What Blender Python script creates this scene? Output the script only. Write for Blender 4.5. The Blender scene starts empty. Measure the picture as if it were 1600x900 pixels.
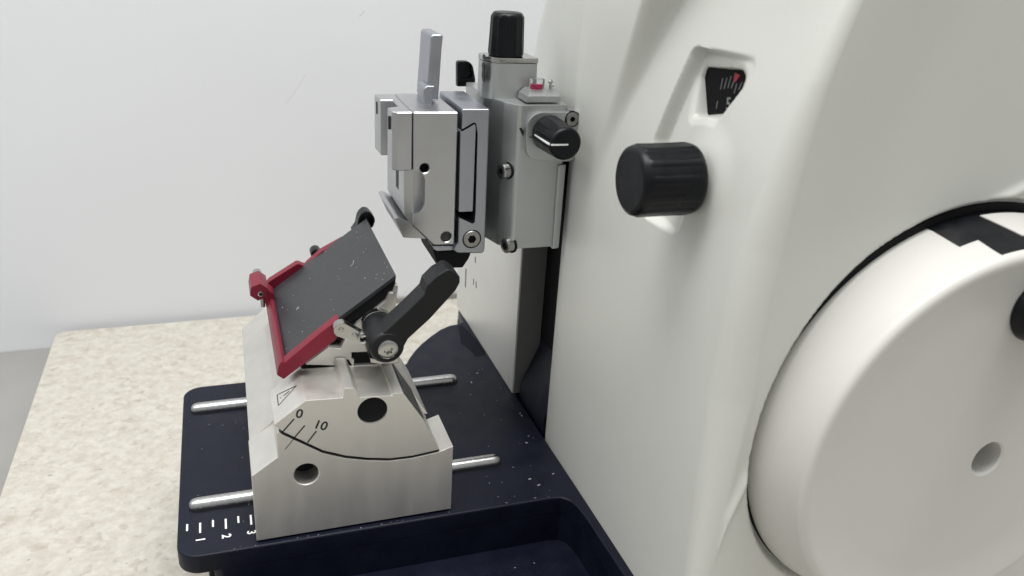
import bpy, bmesh, math, random
from mathutils import Vector, Matrix
random.seed(4)
S = 0.001                                   # everything below is written in millimetres
scene = bpy.context.scene
col = scene.collection
PI = math.pi

# ------------------------------------------------------------------ materials
def mat(name, base, rough=0.5, metal=0.0, noise=0.0, nscale=200.0, bump=0.0, bscale=800.0, rvar=0.0, spec=0.5, coat=0.0, stretch=None):
    m = bpy.data.materials.new(name); m.use_nodes = True
    nt = m.node_tree; b = nt.nodes['Principled BSDF']
    b.inputs['Base Color'].default_value = (*base, 1); b.inputs['Roughness'].default_value = rough
    b.inputs['Metallic'].default_value = metal; b.inputs['Specular IOR Level'].default_value = spec
    b.inputs['Coat Weight'].default_value = coat
    tc = nt.nodes.new('ShaderNodeTexCoord')
    src = tc.outputs['Object']
    if stretch:
        mp = nt.nodes.new('ShaderNodeMapping'); mp.inputs['Scale'].default_value = stretch
        nt.links.new(src, mp.inputs['Vector']); src = mp.outputs['Vector']
    if noise or rvar:
        n = nt.nodes.new('ShaderNodeTexNoise'); n.inputs['Scale'].default_value = nscale; n.inputs['Detail'].default_value = 5
        nt.links.new(src, n.inputs['Vector'])
    if noise:
        r = nt.nodes.new('ShaderNodeValToRGB')
        r.color_ramp.elements[0].position = .3; r.color_ramp.elements[1].position = .7
        r.color_ramp.elements[0].color = (*[c*(1-noise) for c in base], 1); r.color_ramp.elements[1].color = (*[min(1, c*(1+noise)) for c in base], 1)
        nt.links.new(n.outputs['Fac'], r.inputs['Fac']); nt.links.new(r.outputs['Color'], b.inputs['Base Color'])
    if rvar:
        q = nt.nodes.new('ShaderNodeMapRange'); q.inputs['To Min'].default_value = max(0.03, rough-rvar); q.inputs['To Max'].default_value = rough+rvar
        q.inputs['From Min'].default_value = .3; q.inputs['From Max'].default_value = .7
        nt.links.new(n.outputs['Fac'], q.inputs['Value']); nt.links.new(q.outputs['Result'], b.inputs['Roughness'])
    if bump:
        n2 = nt.nodes.new('ShaderNodeTexNoise'); n2.inputs['Scale'].default_value = bscale; n2.inputs['Detail'].default_value = 3
        nt.links.new(src, n2.inputs['Vector'])
        bp_ = nt.nodes.new('ShaderNodeBump'); bp_.inputs['Strength'].default_value = bump; bp_.inputs['Distance'].default_value = 0.0004
        nt.links.new(n2.outputs['Fac'], bp_.inputs['Height']); nt.links.new(bp_.outputs['Normal'], b.inputs['Normal'])
    return m

M = {}
M['block'] = mat('satin_nickel', (.70,.685,.65), .45, .90, noise=.03, nscale=60, bump=.06, bscale=1500, rvar=.03, stretch=(3, 3, .5))
M['alu'] = mat('anodised_aluminium', (.48,.49,.50), .34, 1, noise=.03, nscale=80, bump=.06, bscale=1800, rvar=.05)
M['alublue'] = mat('cool_aluminium', (.37,.39,.43), .36, 1, noise=.03, nscale=80, bump=.05, bscale=1800, rvar=.05)
M['steel'] = mat('polished_steel', (.44,.435,.42), .24, 1, noise=.05, nscale=150, rvar=.08)
M['head'] = mat('satin_head_casting', (.44,.46,.455), .38, .86, noise=.03, nscale=80, bump=.06, bscale=1800, rvar=.04)
M['screw'] = mat('dark_steel_screw', (.30,.30,.29), .30, 1, noise=.05, nscale=150, rvar=.06)
M['rod'] = mat('ground_steel_rod', (.46,.46,.46), .25, 1, noise=.05, nscale=120, rvar=.03, stretch=(6, 1, 1))
M['slide'] = mat('silver_lacquer', (.66,.66,.635), .42, .3, noise=.02, nscale=40, bump=.04, bscale=1500)
M['navy'] = mat('navy_powder_coat', (.0030,.0045,.0128), .46, 0, noise=.2, nscale=90, bump=.28, bscale=2600, rvar=.08, spec=.24)
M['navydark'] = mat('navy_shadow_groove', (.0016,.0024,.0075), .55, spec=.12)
M['white'] = mat('white_housing_lacquer', (.575,.583,.55), .33, 0, noise=.012, nscale=25, bump=.03, bscale=1300, rvar=.04)
M['wheel'] = mat('white_wheel_lacquer', (.55,.543,.515), .42, 0, noise=.015, nscale=25, bump=.05, bscale=1500, rvar=.04)
M['black'] = mat('black_plastic', (.003,.0035,.0052), .34, 0, noise=.2, nscale=200, bump=.10, bscale=2500, rvar=.08, spec=.22)
M['blackmatte'] = mat('matte_black', (.006,.006,.007), .7, 0, spec=.2)
M['lever'] = mat('black_nylon', (.0046,.0051,.0064), .46, 0, noise=.2, nscale=200, bump=.22, bscale=3000, rvar=.06, spec=.32)
M['red'] = mat('red_anodised', (.20,.012,.030), .40, .42, noise=.08, nscale=120, bump=.05, bscale=2200, rvar=.05)
M['plate'] = mat('dark_grey_coated_plate', (.034,.037,.041), .46, .25, noise=.12, nscale=70, bump=.12, bscale=2500, rvar=.07)
M['ink'] = mat('black_engraving', (.01,.01,.01), .6)
M['print'] = mat('white_print', (.72,.72,.72), .6)
M['dial'] = mat('dial_black', (.004,.004,.005), .55, spec=.12)
M['dialred'] = mat('dial_red', (.30,.014,.035), .4)
M['dialprint'] = mat('dial_print', (.20,.205,.21), .5)
M['liquid'] = mat('red_vial_liquid', (.36,.012,.07), .2)
M['wax'] = mat('paraffin_flake', (.36,.36,.35), .5)
M['sidegrey'] = mat('grey_side_cover', (.15,.15,.147), .5, 0, noise=.05, nscale=60)
M['darkgrey'] = mat('dark_grey_screw_reflection', (.036,.037,.038), .5, 0, noise=.05, nscale=60)
M['wallm'] = mat('white_wall_paint', (.70,.715,.735), .75, 0, noise=.018, nscale=6, bump=.05, bscale=400)
M['scuffm'] = mat('wall_scuff', (.60,.60,.61), .8)
M['bench'] = mat('grey_bench', (.25,.245,.235), .6, 0, noise=.06, nscale=14)
g = bpy.data.materials.new('vial_glass'); g.use_nodes = True
gb = g.node_tree.nodes['Principled BSDF']; gb.inputs['Base Color'].default_value = (.92,.94,.94,1); gb.inputs['Roughness'].default_value = .05
gb.inputs['Transmission Weight'].default_value = 1.0; gb.inputs['IOR'].default_value = 1.2
M['glass'] = g
# speckled laminate
t = bpy.data.materials.new('speckled_laminate'); t.use_nodes = True; nt = t.node_tree; b = nt.nodes['Principled BSDF']
tc = nt.nodes.new('ShaderNodeTexCoord')
warp = nt.nodes.new('ShaderNodeTexNoise'); warp.inputs['Scale'].default_value = 150; warp.inputs['Detail'].default_value = 2
nt.links.new(tc.outputs['Object'], warp.inputs['Vector'])
mx = nt.nodes.new('ShaderNodeMix'); mx.data_type = 'VECTOR'; mx.inputs['Factor'].default_value = .009
nt.links.new(tc.outputs['Object'], mx.inputs[4]); nt.links.new(warp.outputs['Color'], mx.inputs[5])
v1 = nt.nodes.new('ShaderNodeTexVoronoi'); v1.inputs['Scale'].default_value = 240; nt.links.new(mx.outputs[1], v1.inputs['Vector'])
bw = nt.nodes.new('ShaderNodeSeparateColor'); nt.links.new(v1.outputs['Color'], bw.inputs[0])
r1 = nt.nodes.new('ShaderNodeValToRGB'); cr = r1.color_ramp; cr.interpolation = 'LINEAR'
cr.elements[0].position = 0; cr.elements[0].color = (.335,.30,.25,1); cr.elements[1].position = 1; cr.elements[1].color = (.50,.485,.44,1)
e = cr.elements.new(.12); e.color = (.42,.40,.355,1); e = cr.elements.new(.6); e.color = (.475,.45,.40,1)
nt.links.new(bw.outputs[0], r1.inputs['Fac'])
v2 = nt.nodes.new('ShaderNodeTexNoise'); v2.inputs['Scale'].default_value = 170; v2.inputs['Detail'].default_value = 6; v2.inputs['Roughness'].default_value = .65
nt.links.new(tc.outputs['Object'], v2.inputs['Vector'])
r2 = nt.nodes.new('ShaderNodeValToRGB'); r2.color_ramp.elements[0].position = .38; r2.color_ramp.elements[0].color = (.36,.325,.27,1)
r2.color_ramp.elements[1].position = .62; r2.color_ramp.elements[1].color = (.50,.485,.44,1)
nt.links.new(v2.outputs['Fac'], r2.inputs['Fac'])
m2 = nt.nodes.new('ShaderNodeMix'); m2.data_type = 'RGBA'; m2.inputs['Factor'].default_value = .5
nt.links.new(r1.outputs['Color'], m2.inputs[6]); nt.links.new(r2.outputs['Color'], m2.inputs[7])
v3 = nt.nodes.new('ShaderNodeTexNoise'); v3.inputs['Scale'].default_value = 190; v3.inputs['Detail'].default_value = 2
nt.links.new(tc.outputs['Object'], v3.inputs['Vector'])
r3 = nt.nodes.new('ShaderNodeValToRGB'); r3.color_ramp.elements[0].position = .70; r3.color_ramp.elements[0].color = (0,0,0,1)
r3.color_ramp.elements[1].position = .76; r3.color_ramp.elements[1].color = (.8,.8,.8,1)
nt.links.new(v3.outputs['Fac'], r3.inputs['Fac'])
m3 = nt.nodes.new('ShaderNodeMix'); m3.data_type = 'RGBA'; nt.links.new(r3.outputs['Color'], m3.inputs['Factor'])
nt.links.new(m2.outputs[2], m3.inputs[6]); m3.inputs[7].default_value = (.25,.235,.195,1)
nt.links.new(m3.outputs[2], b.inputs['Base Color']); b.inputs['Roughness'].default_value = .5
M['laminate'] = t

# ------------------------------------------------------------------ mesh helpers
def link(name, me, m, parent=None):
    o = bpy.data.objects.new(name, me); col.objects.link(o)
    if m: me.materials.append(M[m])
    if parent: o.parent = parent
    return o

def thing(name, label, cat, group=None):
    o = bpy.data.objects.new(name, None); o.empty_display_size = .01; col.objects.link(o)
    o['label'] = label; o['category'] = cat
    if group: o['group'] = group
    return o

def weighted(o):
    w_ = o.modifiers.new('face_normals', 'WEIGHTED_NORMAL'); w_.keep_sharp = True; w_.weight = 80

class B:
    """collects solid shapes (in mm) into one mesh"""
    def __init__(s): s.bm = bmesh.new()
    def _add(s, bm, bevel, seg=2):
        bmesh.ops.recalc_face_normals(bm, faces=bm.faces)
        if bevel:
            es = [e for e in bm.edges if len(e.link_faces) == 2 and e.calc_face_angle(0) > .45]
            bmesh.ops.bevel(bm, geom=es, offset=bevel, segments=seg, profile=.5, affect='EDGES', clamp_overlap=True)
        me = bpy.data.meshes.new('tmp'); bm.to_mesh(me); s.bm.from_mesh(me); bpy.data.meshes.remove(me); bm.free()
        return s
    def prism(s, poly, a, b_, axis='y', bevel=.35, seg=2):
        bm = bmesh.new()
        f = {'y': lambda p, t: (p[0], t, p[1]), 'z': lambda p, t: (p[0], p[1], t), 'x': lambda p, t: (t, p[0], p[1])}[axis]
        v0 = [bm.verts.new(f(p, a)) for p in poly]; v1 = [bm.verts.new(f(p, b_)) for p in poly]
        bm.faces.new(v0); bm.faces.new(v1[::-1]); n = len(poly)
        for i in range(n): bm.faces.new((v0[i], v0[(i+1) % n], v1[(i+1) % n], v1[i]))
        return s._add(bm, bevel, seg)
    def box(s, x0, x1, y0, y1, z0, z1, bevel=.35, seg=2):
        return s.prism([(x0,y0),(x1,y0),(x1,y1),(x0,y1)], z0, z1, 'z', bevel, seg)
    def lathe(s, prof, origin, axis, n=64, wobble=None):
        """prof: list of (radius, distance along axis)"""
        ax = Vector(axis).normalized(); u = ax.orthogonal().normalized(); w = ax.cross(u); O = Vector(origin)
        bm = bmesh.new(); rings = []
        for r, t_ in prof:
            if r < 1e-4: rings.append([bm.verts.new(O+ax*t_)])
            else:
                ring = []
                for k in range(n):
                    a = 2*PI*k/n; rr = r+(wobble(a, r, t_) if wobble else 0)
                    ring.append(bm.verts.new(O+ax*t_+u*(rr*math.cos(a))+w*(rr*math.sin(a))))
                rings.append(ring)
        for A, C_ in zip(rings, rings[1:]):
            for k in range(n):
                k2 = (k+1) % n
                if len(A) == 1 and len(C_) == 1: continue
                if len(A) == 1: bm.faces.new((A[0], C_[k], C_[k2]))
                elif len(C_) == 1: bm.faces.new((A[k], C_[0], A[k2]))
                else: bm.faces.new((A[k], C_[k], C_[k2], A[k2]))
        return s._add(bm, 0)
    def cyl(s, p0, p1, r, r1=None, ch=.3, n=40):
        p0 = Vector(p0); p1 = Vector(p1); L = (p1-p0).length; r1 = r if r1 is None else r1
        c = min(ch, r*.4, r1*.4, L*.4)
        if c <= 0: return s.lathe([(0,0),(r,0),(r1,L),(0,L)], p0, p1-p0, n)
        return s.lathe([(0,0),(r-c,0),(r-.3*c,.3*c),(r,c),(r1,L-c),(r1-.3*c,L-.3*c),(r1-c,L),(0,L)], p0, p1-p0, n)
    def bore(s, p, ax, r, depth, ch=.5):
        """a drill with a chamfered mouth at p"""
        return s.lathe([(0,-4),(r+ch,-4),(r+ch,0),(r,ch),(r,depth),(0,depth)], p, ax, 56)
    def strip(s, pts, w, fn, h=.06):
        """flat line along 2-D pts, mapped to 3-D by fn(a, b, height)"""
        for (a, b_) in zip(pts, pts[1:]):
            d = Vector((b_[0]-a[0], b_[1]-a[1])); n_ = Vector((-d.y, d.x)).normalized()*w/2
            q = [(a[0]+n_.x, a[1]+n_.y), (b_[0]+n_.x, b_[1]+n_.y), (b_[0]-n_.x, b_[1]-n_.y), (a[0]-n_.x, a[1]-n_.y)]
            bm = bmesh.new()
            lo = [bm.verts.new(fn(*p, -.05)) for p in q]; hi = [bm.verts.new(fn(*p, h)) for p in q]
            bm.faces.new(hi); bm.faces.new(lo[::-1])
            for i in range(4): bm.faces.new((lo[i], lo[(i+1) % 4], hi[(i+1) % 4], hi[i]))
            s._add(bm, 0)
        return s
    def build(s, name, m, parent=None, sharp=35, wn=True):
        bm = s.bm
        for v in bm.verts: v.co *= S
        for f in bm.faces: f.smooth = True
        for e in bm.edges:
            if len(e.link_faces) == 2: e.smooth = e.calc_face_angle(0) < math.radians(sharp)
        me = bpy.data.meshes.new(name); bm.to_mesh(me); bm.free()
        o = link(name, me, m, parent)
        if wn: weighted(o)
        return o

def cut(o, cutter):
    """carve the shapes collected in a B out of an object's mesh"""
    c = cutter.build('cutter', None, wn=False); o.modifiers.clear()
    md = o.modifiers.new('cut', 'BOOLEAN'); md.operation = 'DIFFERENCE'; md.object = c; md.solver = 'EXACT'
    bpy.context.view_layer.update()
    ev = o.evaluated_get(bpy.context.evaluated_depsgraph_get())
    me = bpy.data.meshes.new_from_object(ev); old = o.data
    o.modifiers.clear(); o.data = me; me.name = old.name
    bm = bmesh.new(); bm.from_mesh(me)
    for f in bm.faces: f.smooth = True
    for e in bm.edges:
        if len(e.link_faces) == 2: e.smooth = e.calc_face_angle(0) < math.radians(32)
    bm.to_mesh(me); bm.free()
    weighted(o); cm = c.data; bpy.data.objects.remove(c); bpy.data.meshes.remove(cm); bpy.data.meshes.remove(old)

def text_into(Bm, txt, size, mtx, depth=.06):
    """digits as mesh geometry, size = digit height in mm"""
    cu = bpy.data.curves.new('digits', 'FONT'); cu.body = txt; cu.size = size/.70; cu.align_x = 'CENTER'; cu.align_y = 'CENTER'; cu.extrude = depth/2; cu.offset = .028*size
    o = bpy.data.objects.new('digits', cu); col.objects.link(o)
    bpy.context.view_layer.update()
    me = bpy.data.meshes.new_from_object(o.evaluated_get(bpy.context.evaluated_depsgraph_get()))
    me.transform(mtx); Bm.bm.from_mesh(me)
    bpy.data.meshes.remove(me); bpy.data.objects.remove(o); bpy.data.curves.remove(cu)

def rounded(poly_r, n=8):
    """polygon of (x, y, radius) -> rounded outline"""
    out = []; N = len(poly_r)
    for i, (x, y, r) in enumerate(poly_r):
        p = Vector((x, y)); a = Vector(poly_r[i-1][:2]); c = Vector(poly_r[(i+1) % N][:2])
        if r <= 0: out.append((x, y)); continue
        d0 = (a-p).normalized(); d1 = (c-p).normalized(); ang = d0.angle(d1); tl = r/math.tan(ang/2)
        p0 = p+d0*tl; p1 = p+d1*tl; ce = p+(d0+d1).normalized()*(r/math.sin(ang/2))
        a0 = math.atan2(p0.y-ce.y, p0.x-ce.x); a1 = math.atan2(p1.y-ce.y, p1.x-ce.x)
        da = (a1-a0+PI) % (2*PI)-PI
        for k in range(n+1): out.append((ce.x+r*math.cos(a0+da*k/n), ce.y+r*math.sin(a0+da*k/n)))
    return out

def sstep(a, b_, x):
    t_ = max(0, min(1, (x-a)/(b_-a))); return t_*t_*(3-2*t_)
def lerp(a, b_, t_): return a+(b_-a)*t_
def interp(pts, x):
    if x <= pts[0][0]: return pts[0][1]
    for (x0, y0), (x1, y1) in zip(pts, pts[1:]):
        if x <= x1: return y0+(y1-y0)*(x-x0)/(x1-x0)
    return pts[-1][1]
def sdf(poly, x, y):
    """signed distance to a polygon, negative inside"""
    d = 1e9; ins = False; n = len(poly)
    for i in range(n):
        x0, y0 = poly[i]; x1, y1 = poly[(i+1) % n]
        ex, ey = x1-x0, y1-y0; t_ = max(0, min(1, ((x-x0)*ex+(y-y0)*ey)/(ex*ex+ey*ey)))
        d = min(d, math.hypot(x-x0-ex*t_, y-y0-ey*t_))
        if (y0 > y) != (y1 > y) and x < (x1-x0)*(y-y0)/(y1-y0)+x0: ins = not ins
    return -d if ins else d

TABLE = -80.0
WALL_Y = 392.0

# ================================================================== setting
w = B()
w.prism([(-900,WALL_Y),(112,WALL_Y),(127,WALL_Y-1.2),(900,WALL_Y-1.2),(900,WALL_Y+60),(-900,WALL_Y+60)], -300, 900, 'z', 0)
wall = w.build('wall', 'wallm'); wall['kind'] = 'structure'; wall['label'] = 'plain white painted wall behind the tabletop'; wall['category'] = 'wall'
sc_ = B()
fw = lambda a, b_, h: (a, WALL_Y-h, b_)
sc_.strip([(64.81, 118.72), (60.12, 110.88), (53.43, 102.02), (48.79, 96.09)], .5, fw)
sc_.strip([(111.53, 167.32), (107.04, 162.97)], .9, fw)
sc_.build('scuff_mark', 'scuffm', wall)
sk = B(); sk.box(132, 700, 386.8, WALL_Y-1.0, TABLE-4, TABLE+4.5, .5); sk.build('seal_strip', 'bench', wall)

tb = B()
tb.prism(rounded([(-135.5,-700,2),(700,-700,2),(700,386.5,2),(-135.5,386,9)]), TABLE-28, TABLE, 'z', .8)
table = tb.build('table', 'laminate'); table['label'] = 'mottled beige laminate tabletop with rounded corner under the machine'; table['category'] = 'table'
bb = B(); bb.box(-900, -139, -700, WALL_Y-.5, -140, -96, .8)
bench = bb.build('side_bench', 'bench'); bench['label'] = 'plain grey bench top standing lower beside the beige tabletop'; bench['category'] = 'bench'

# ================================================================== microtome
mic = thing('microtome', 'white rotary microtome with navy base plate, black knob and big handwheel', 'microtome')

# --- housing: moulded shell
XCREST = -95.0
def xb(z): return 141+max(0, z-120)**2*.0015
def xface(y, z):
    """the left-hand face: upright at the back, leaning in over the front part, with a soft step between"""
    ys = -10.5+(213-z)*.405
    k = sstep(ys+2.0, ys-4.5, y)
    x = 141+(xb(z)-141)*k
    if y > 33: x += ((y-33)/12)**2*1.1
    return x
RECESS = [(-31.76, 200.64), (-65.9, 201.73), (-59.49, 167.1), (-49.23, 140.51), (-27.46, 140.26), (-22.3, 166.61)]
WINDOW = [(-31.81, 190.66), (-32.32, 192.57), (-41.92, 194.79), (-47.33, 196.14), (-53.47, 196.44), (-59.94, 196.02), (-62.2, 194.86), (-62.34, 193.55), (-54.38, 181.19), (-46.01, 180.13), (-36.45, 178.55)]
RL, RR = RECESS[5], RECESS[1]
def shrink(poly, d):
    cx = sum(p[0] for p in poly)/len(poly); cy = sum(p[1] for p in poly)/len(poly)
    return [(p[0]-(p[0]-cx)/math.hypot(p[0]-cx, p[1]-cy)*d*1.25, p[1]-(p[1]-cy)/math.hypot(p[0]-cx, p[1]-cy)*d*1.25) for p in poly]
REC_IN, WIN_IN = shrink(RECESS, 3.2), shrink(WINDOW, 1.6)
def recess(y, z):
    d = 0.0
    if -80 < y < -10 and 120 < z < 215:
        s_ = sdf(REC_IN, y, z)-3.2
        if s_ < .8:
            yl_ = interp([(138,-27.6),(166,-22.3),(201,-31.8)], z); yr_ = interp([(140,-52),(165,-59),(202,-66)], z)
            fr = max(0, min(1, (y-yr_)/(yl_-yr_)))
            d = (.35+5.0*fr)*sstep(.8, -1.6, s_)
            w_ = sdf(WIN_IN, y, z)-1.6
            d += 7.0*sstep(.7, -1.3, w_)+.7*sstep(3.0, .4, w_)
    return d-1.8*sstep(19.0, 5.0, math.hypot(y+57, z-163))
WC = (234.0, 81.5)
def front_y(x, z):
    r = math.hypot(x-WC[0]-.5, z-WC[1]-1.2)
    y = XCREST+3.8*sstep(0, 45, x-xb(z)); y = lerp(y, -88.2, sstep(80.2, 78.8, r))
    xr = interp([(-60,130),(0,140.5),(29,143.5),(50,148),(70,154.5),(84,160)], z)      # moulded ridge left of the wheel
    y -= 1.5*math.exp(-((x-xr)/1.9)**2)*sstep(92, 76, z)*sstep(79.6, 81.6, r)
    zr = 160.3+(x-229)*.43                                                              # and its other end above the wheel
    y -= 1.4*math.exp(-((z-zr)/1.9)**2)*sstep(220, 236, x)*sstep(79.6, 81.2, r)
    return y

def frange(a, b_, st):
    n = max(1, round(abs(b_-a)/st)); return [a+(b_-a)*i/n for i in range(n)]
def fr_n(a, b_, n): return [a+(b_-a)*i/n for i in range(n)]
def zrows(a, b_): return frange(a, -10, 3)+frange(-10, 125, 1.2)+frange(125, 212, .55)+frange(212, b_, 3)+[b_]
hb = bmesh.new()
def grid(rows):
    vs = [[hb.verts.new(p) for p in r] for r in rows]
    for A, C_ in zip(vs, vs[1:]):
        for k in range(len(A)-1): hb.faces.new((A[k], A[k+1], C_[k+1], C_[k]))
rows = []
for z in zrows(-79.5, 262):
    rc = interp([(-80,5),(20,6),(100,11),(150,10),(200,5),(262,4)], z)
    r = []
    # return into the slide slot
    for a in (60, 30, 8): r.append((xface(45, z)+1.5+a, 46.4, z))
    for k in range(6):
        a = PI/2*k/6; r.append((xface(45, z)+1.5-1.5*math.sin(a), 45+1.4*math.cos(a), z))
    for y in frange(45, -20, 1.3)+frange(-20, -72, .55)+fr_n(-72, XCREST+rc, 12):
        r.append((xface(y, z)+recess(y, z), y, z))
    x0 = xb(z)
    for k in range(14):
        a = PI/2*k/14; r.append((x0+rc-rc*math.cos(a), XCREST+rc-rc*math.sin(a), z))
    for x in fr_n(x0+rc, 185, 60)+fr_n(185, 330, 100)+[330, 400, 460]:
        r.append((x, front_y(x, z), z))
    rows.append(r)
grid(rows)
# upper rear part of the shell, behind the slot top
rows = []
for z in frange(150, 262, 3)+[262]:
    yb = 108+(188-z)*.30-max(0, z-185)**2*.008; R_ = 20
    r = [(141+R_+60, yb, z)]
    for k in range(13):
        a = PI/2*k/12; r.append((141+R_-R_*math.sin(a), yb-R_+R_*math.cos(a), z))
    for y in fr_n(yb-R_, 45.6, 16)[1:]+[45.6, 45, 43, 41, 39, 37, 35]:
        x = 141+(max(0, 57.4-y)/13)**2*1.3 if y > 45 else xface(y, z)
        r.append((x-.008, y, z))
    rows.append(r)
grid(rows)
bmesh.ops.recalc_face_normals(hb, faces=hb.faces)
hB = B(); hB.bm.free(); hB.bm = hb
# roof, back and underside of the slot top close the shell
hB.box(150, 460, -92, 60, 261, 264, .5); hB.box(205, 460, 110, 114, -79, 262, .5); hB.box(142, 205, 46.6, 100, 148, 151, .3)
housing = hB.build('housing', 'white', mic, sharp=50, wn=False)

sl = B(); sl.box(152.6, 204, 44.5, 206, -79, 150, 0)
sl.build('slide_slot', 'blackmatte', mic)
lg = B(); lg.prism([(141.5,-2),(152.5,-2),(152.5,34),(141.5,8)], 47.6, 84, 'y', .5); lg.build('slot_ledge', 'navy', mic)

# --- dial behind the window
dz = B(); wx = 148.35
dlb = B(); dlb.box(wx+7.2, wx+10.2, -64, -28, 173, 200.5, 0)
dial = dlb.build('scale_dial', 'dial', mic)
fd = lambda a, b_, h: (wx+7.2-h, a, b_)
def dpt(pts): return pts
tk = B()
for seg in [[(-42.95, 192.05), (-42.66, 188.46)], [(-45.33, 192.69), (-44.64, 188.96)], [(-47.54, 193.6), (-46.72, 189.6)], [(-49.56, 192.64), (-48.62, 189.95)], [(-51.29, 191.85), (-50.62, 188.69)], [(-53.96, 192.8), (-52.85, 190.27)], [(-41.96, 184.56), (-41.9, 182.01)]]:
    tk.strip(seg, .33, fd, .08)
T5 = (-48.58, 184.69)
text_into(tk, '5', 4.0, Matrix.Translation((wx+7.12, T5[0], T5[1])) @ Matrix.Rotation(math.radians(-12), 4, 'X') @ Matrix(((0,0,-1,0),(-1,0,0,0),(0,1,0,0),(0,0,0,1))))
tk.build('dial_marking', 'dialprint', dial)
rp = B(); rp.prism([(-49.62, 194.98), (-52.72, 194.68), (-50.47, 192.11), (-49.61, 192.49)], wx+6.9, wx+7.25, 'x', 0); rp.build('dial_pointer', 'dialred', dial)

# --- coarse feed knob
KC = (-57.0, 163.0)
def ribs(a, r, t_):
    if r < 9.5 or t_ < 2.2 or t_ > 19.6: return 0
    return .32*max(0, math.cos(12*a))**.5 if math.cos(12*a) > 0 else 0
kb = B()
kb.lathe([(0,-.25),(9.0,-.2),(10.0,.05),(10.8,.7),(11.15,1.8),(11.2,2.6),(11.15,3.2),(11.15,12),(11.3,19.2),(11.3,20.3),(11.0,21.3),(10.0,22.0),(0,22.0)], (118.5, *KC), (1,0,0), 192, ribs)
knob = kb.build('feed_knob', 'black', mic, sharp=40)
kc_ = B(); kc_.cyl((140.2,*KC), (148,*KC), 6.0); kc_.build('knob_collar', 'blackmatte', knob)

# --- base plate
pb = B()
plate_outline = rounded([(-30,-2.2,9),(126,-2.8,0),(131.5,-3.6,0),(134.3,-6.5,0),(135.6,-11,0),(136.4,-18,0),(137.3,-60,0),(138.4,-92,0),(142,-92,0),(140.6,45,0),(140.6,86,0),(139,200,0),(137,180,0),*[(*p_,0) for p_ in [(132.35, 177.11), (127.11, 176.34), (119.54, 171.91), (111.52, 164.16), (104.11, 155.96), (97.79, 147.45), (92.57, 138.87), (89.75, 133.19)]],(86,131.5,0),(-29.6,132.5,9)])
pb.prism(plate_outline, -9, 0, 'z', .9, 3)
plate = pb.build('base_plate', 'navy', mic)
bd = B()
bd.box(-19, 139, 1.6, 126, -79.8, -8.9, 1.2); bd.box(139.5, 205, 60, 203, -79.6, -9, .5)
bd.build('base_body', 'navy', mic)
tr = B()
tr.prism(rounded([(-17,-92,4),(138.5,-92,4),(137.6,1.5,0),(-17,1.5,0)]), -79.8, -24, 'z', 1.2)
tr.build('waste_tray', 'navy', mic)
up = B()
up.prism(rounded([(-17,-2.1,4),(126,-2.7,0),(131.5,-3.5,0),(134.3,-6.4,0),(135.6,-10.9,0),(136.4,-17.9,0),(137.3,-60,0),(138.3,-91,0),(141,-91,0),(140.4,40,0),(-17,40,0)]), -24.2, -8.6, 'z', 0)
up.build('tray_wall', 'navy', mic)
gv = B(); gv.prism([(131.78, 173.48), (134.92, 174.21), (139.53, 137.41), (136.62, 133.1), (131.42, 132.22), (130.22, 140.3), (127.35, 150.67)], -.5, .06, 'z', 0); gv.build('groove_shade', 'navydark', plate)  # flat dark patch; the shade of a soft recess painted on the plate
# plate scale
sm = B(); fp = lambda a, b_, h: (a, b_, h)
for i in range(6):
    x = -26.2+i*5.0
    if i % 2 == 0: sm.strip([(x,14.4),(x,18.7)], .75, fp)
    else: sm.strip([(x,11.9),(x,18.3)], .75, fp)
for i, (x, y) in enumerate([(-21.23, 8.52), (-11.28, 8.14), (-1.52, 7.98)]):
    text_into(sm, str(i+1), 3.5, Matrix.Translation((x, y-.9, .02)) @ Matrix.Rotation(math.radians(-90), 4, 'Z'))
sm.build('scale_marking', 'print', plate)
# guide rods sunk in the plate
for y in (29.3, 107.9):
    r_ = B(); r_.lathe([(0,-1.2),(1.6,-1.0),(2.6,-.2),(3.1,1.0),(3.3,2.6),(3.3,133.4),(3.1,135),(2.6,136.2),(1.6,137),(0,137.2)], (-24.4, y, .9), (1,0,0), 40)
    r_.build('guide_rod', 'rod', mic)
    q = B(); q.prism(rounded([(-25.6,y-3.9,3.8),(113.4,y-3.9,3.8),(113.4,y+3.9,3.8),(-25.6,y+3.9,3.8)]), -.02, .12, 'z', 0); q.build('rod_groove', 'blackmatte', mic)

# --- slide column
cb = B(); cb.prism([(138.6,87.6),(152.5,87.6),(152.5,203),(138.6,203)], .2, 142, 'z', .4)
column = cb.build('slide_column', 'slide', mic)
dk = B(); dk.box(139.4, 152.45, 86.9, 87.4, .3, 150, 0); dk.build('side_cover', 'sidegrey', column)
sl_ = B()
fx = lambda a, b_, h: (138.6-h, a, b_)
for pts, ww in ([([(165.17, 49.95), (164.63, 46.18)], 1.5), ([(167.09, 34.86), (166.2, 31.14)], 1.4), ([(161.6, 35.13), (160.71, 31.45)], 1.4), ([(183.91, 34.6), (183.86, 21.98)], 1.9)]):
    sl_.strip(pts, ww, fx, .08)
sl_.build('slot_hole', 'ink', column)

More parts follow.
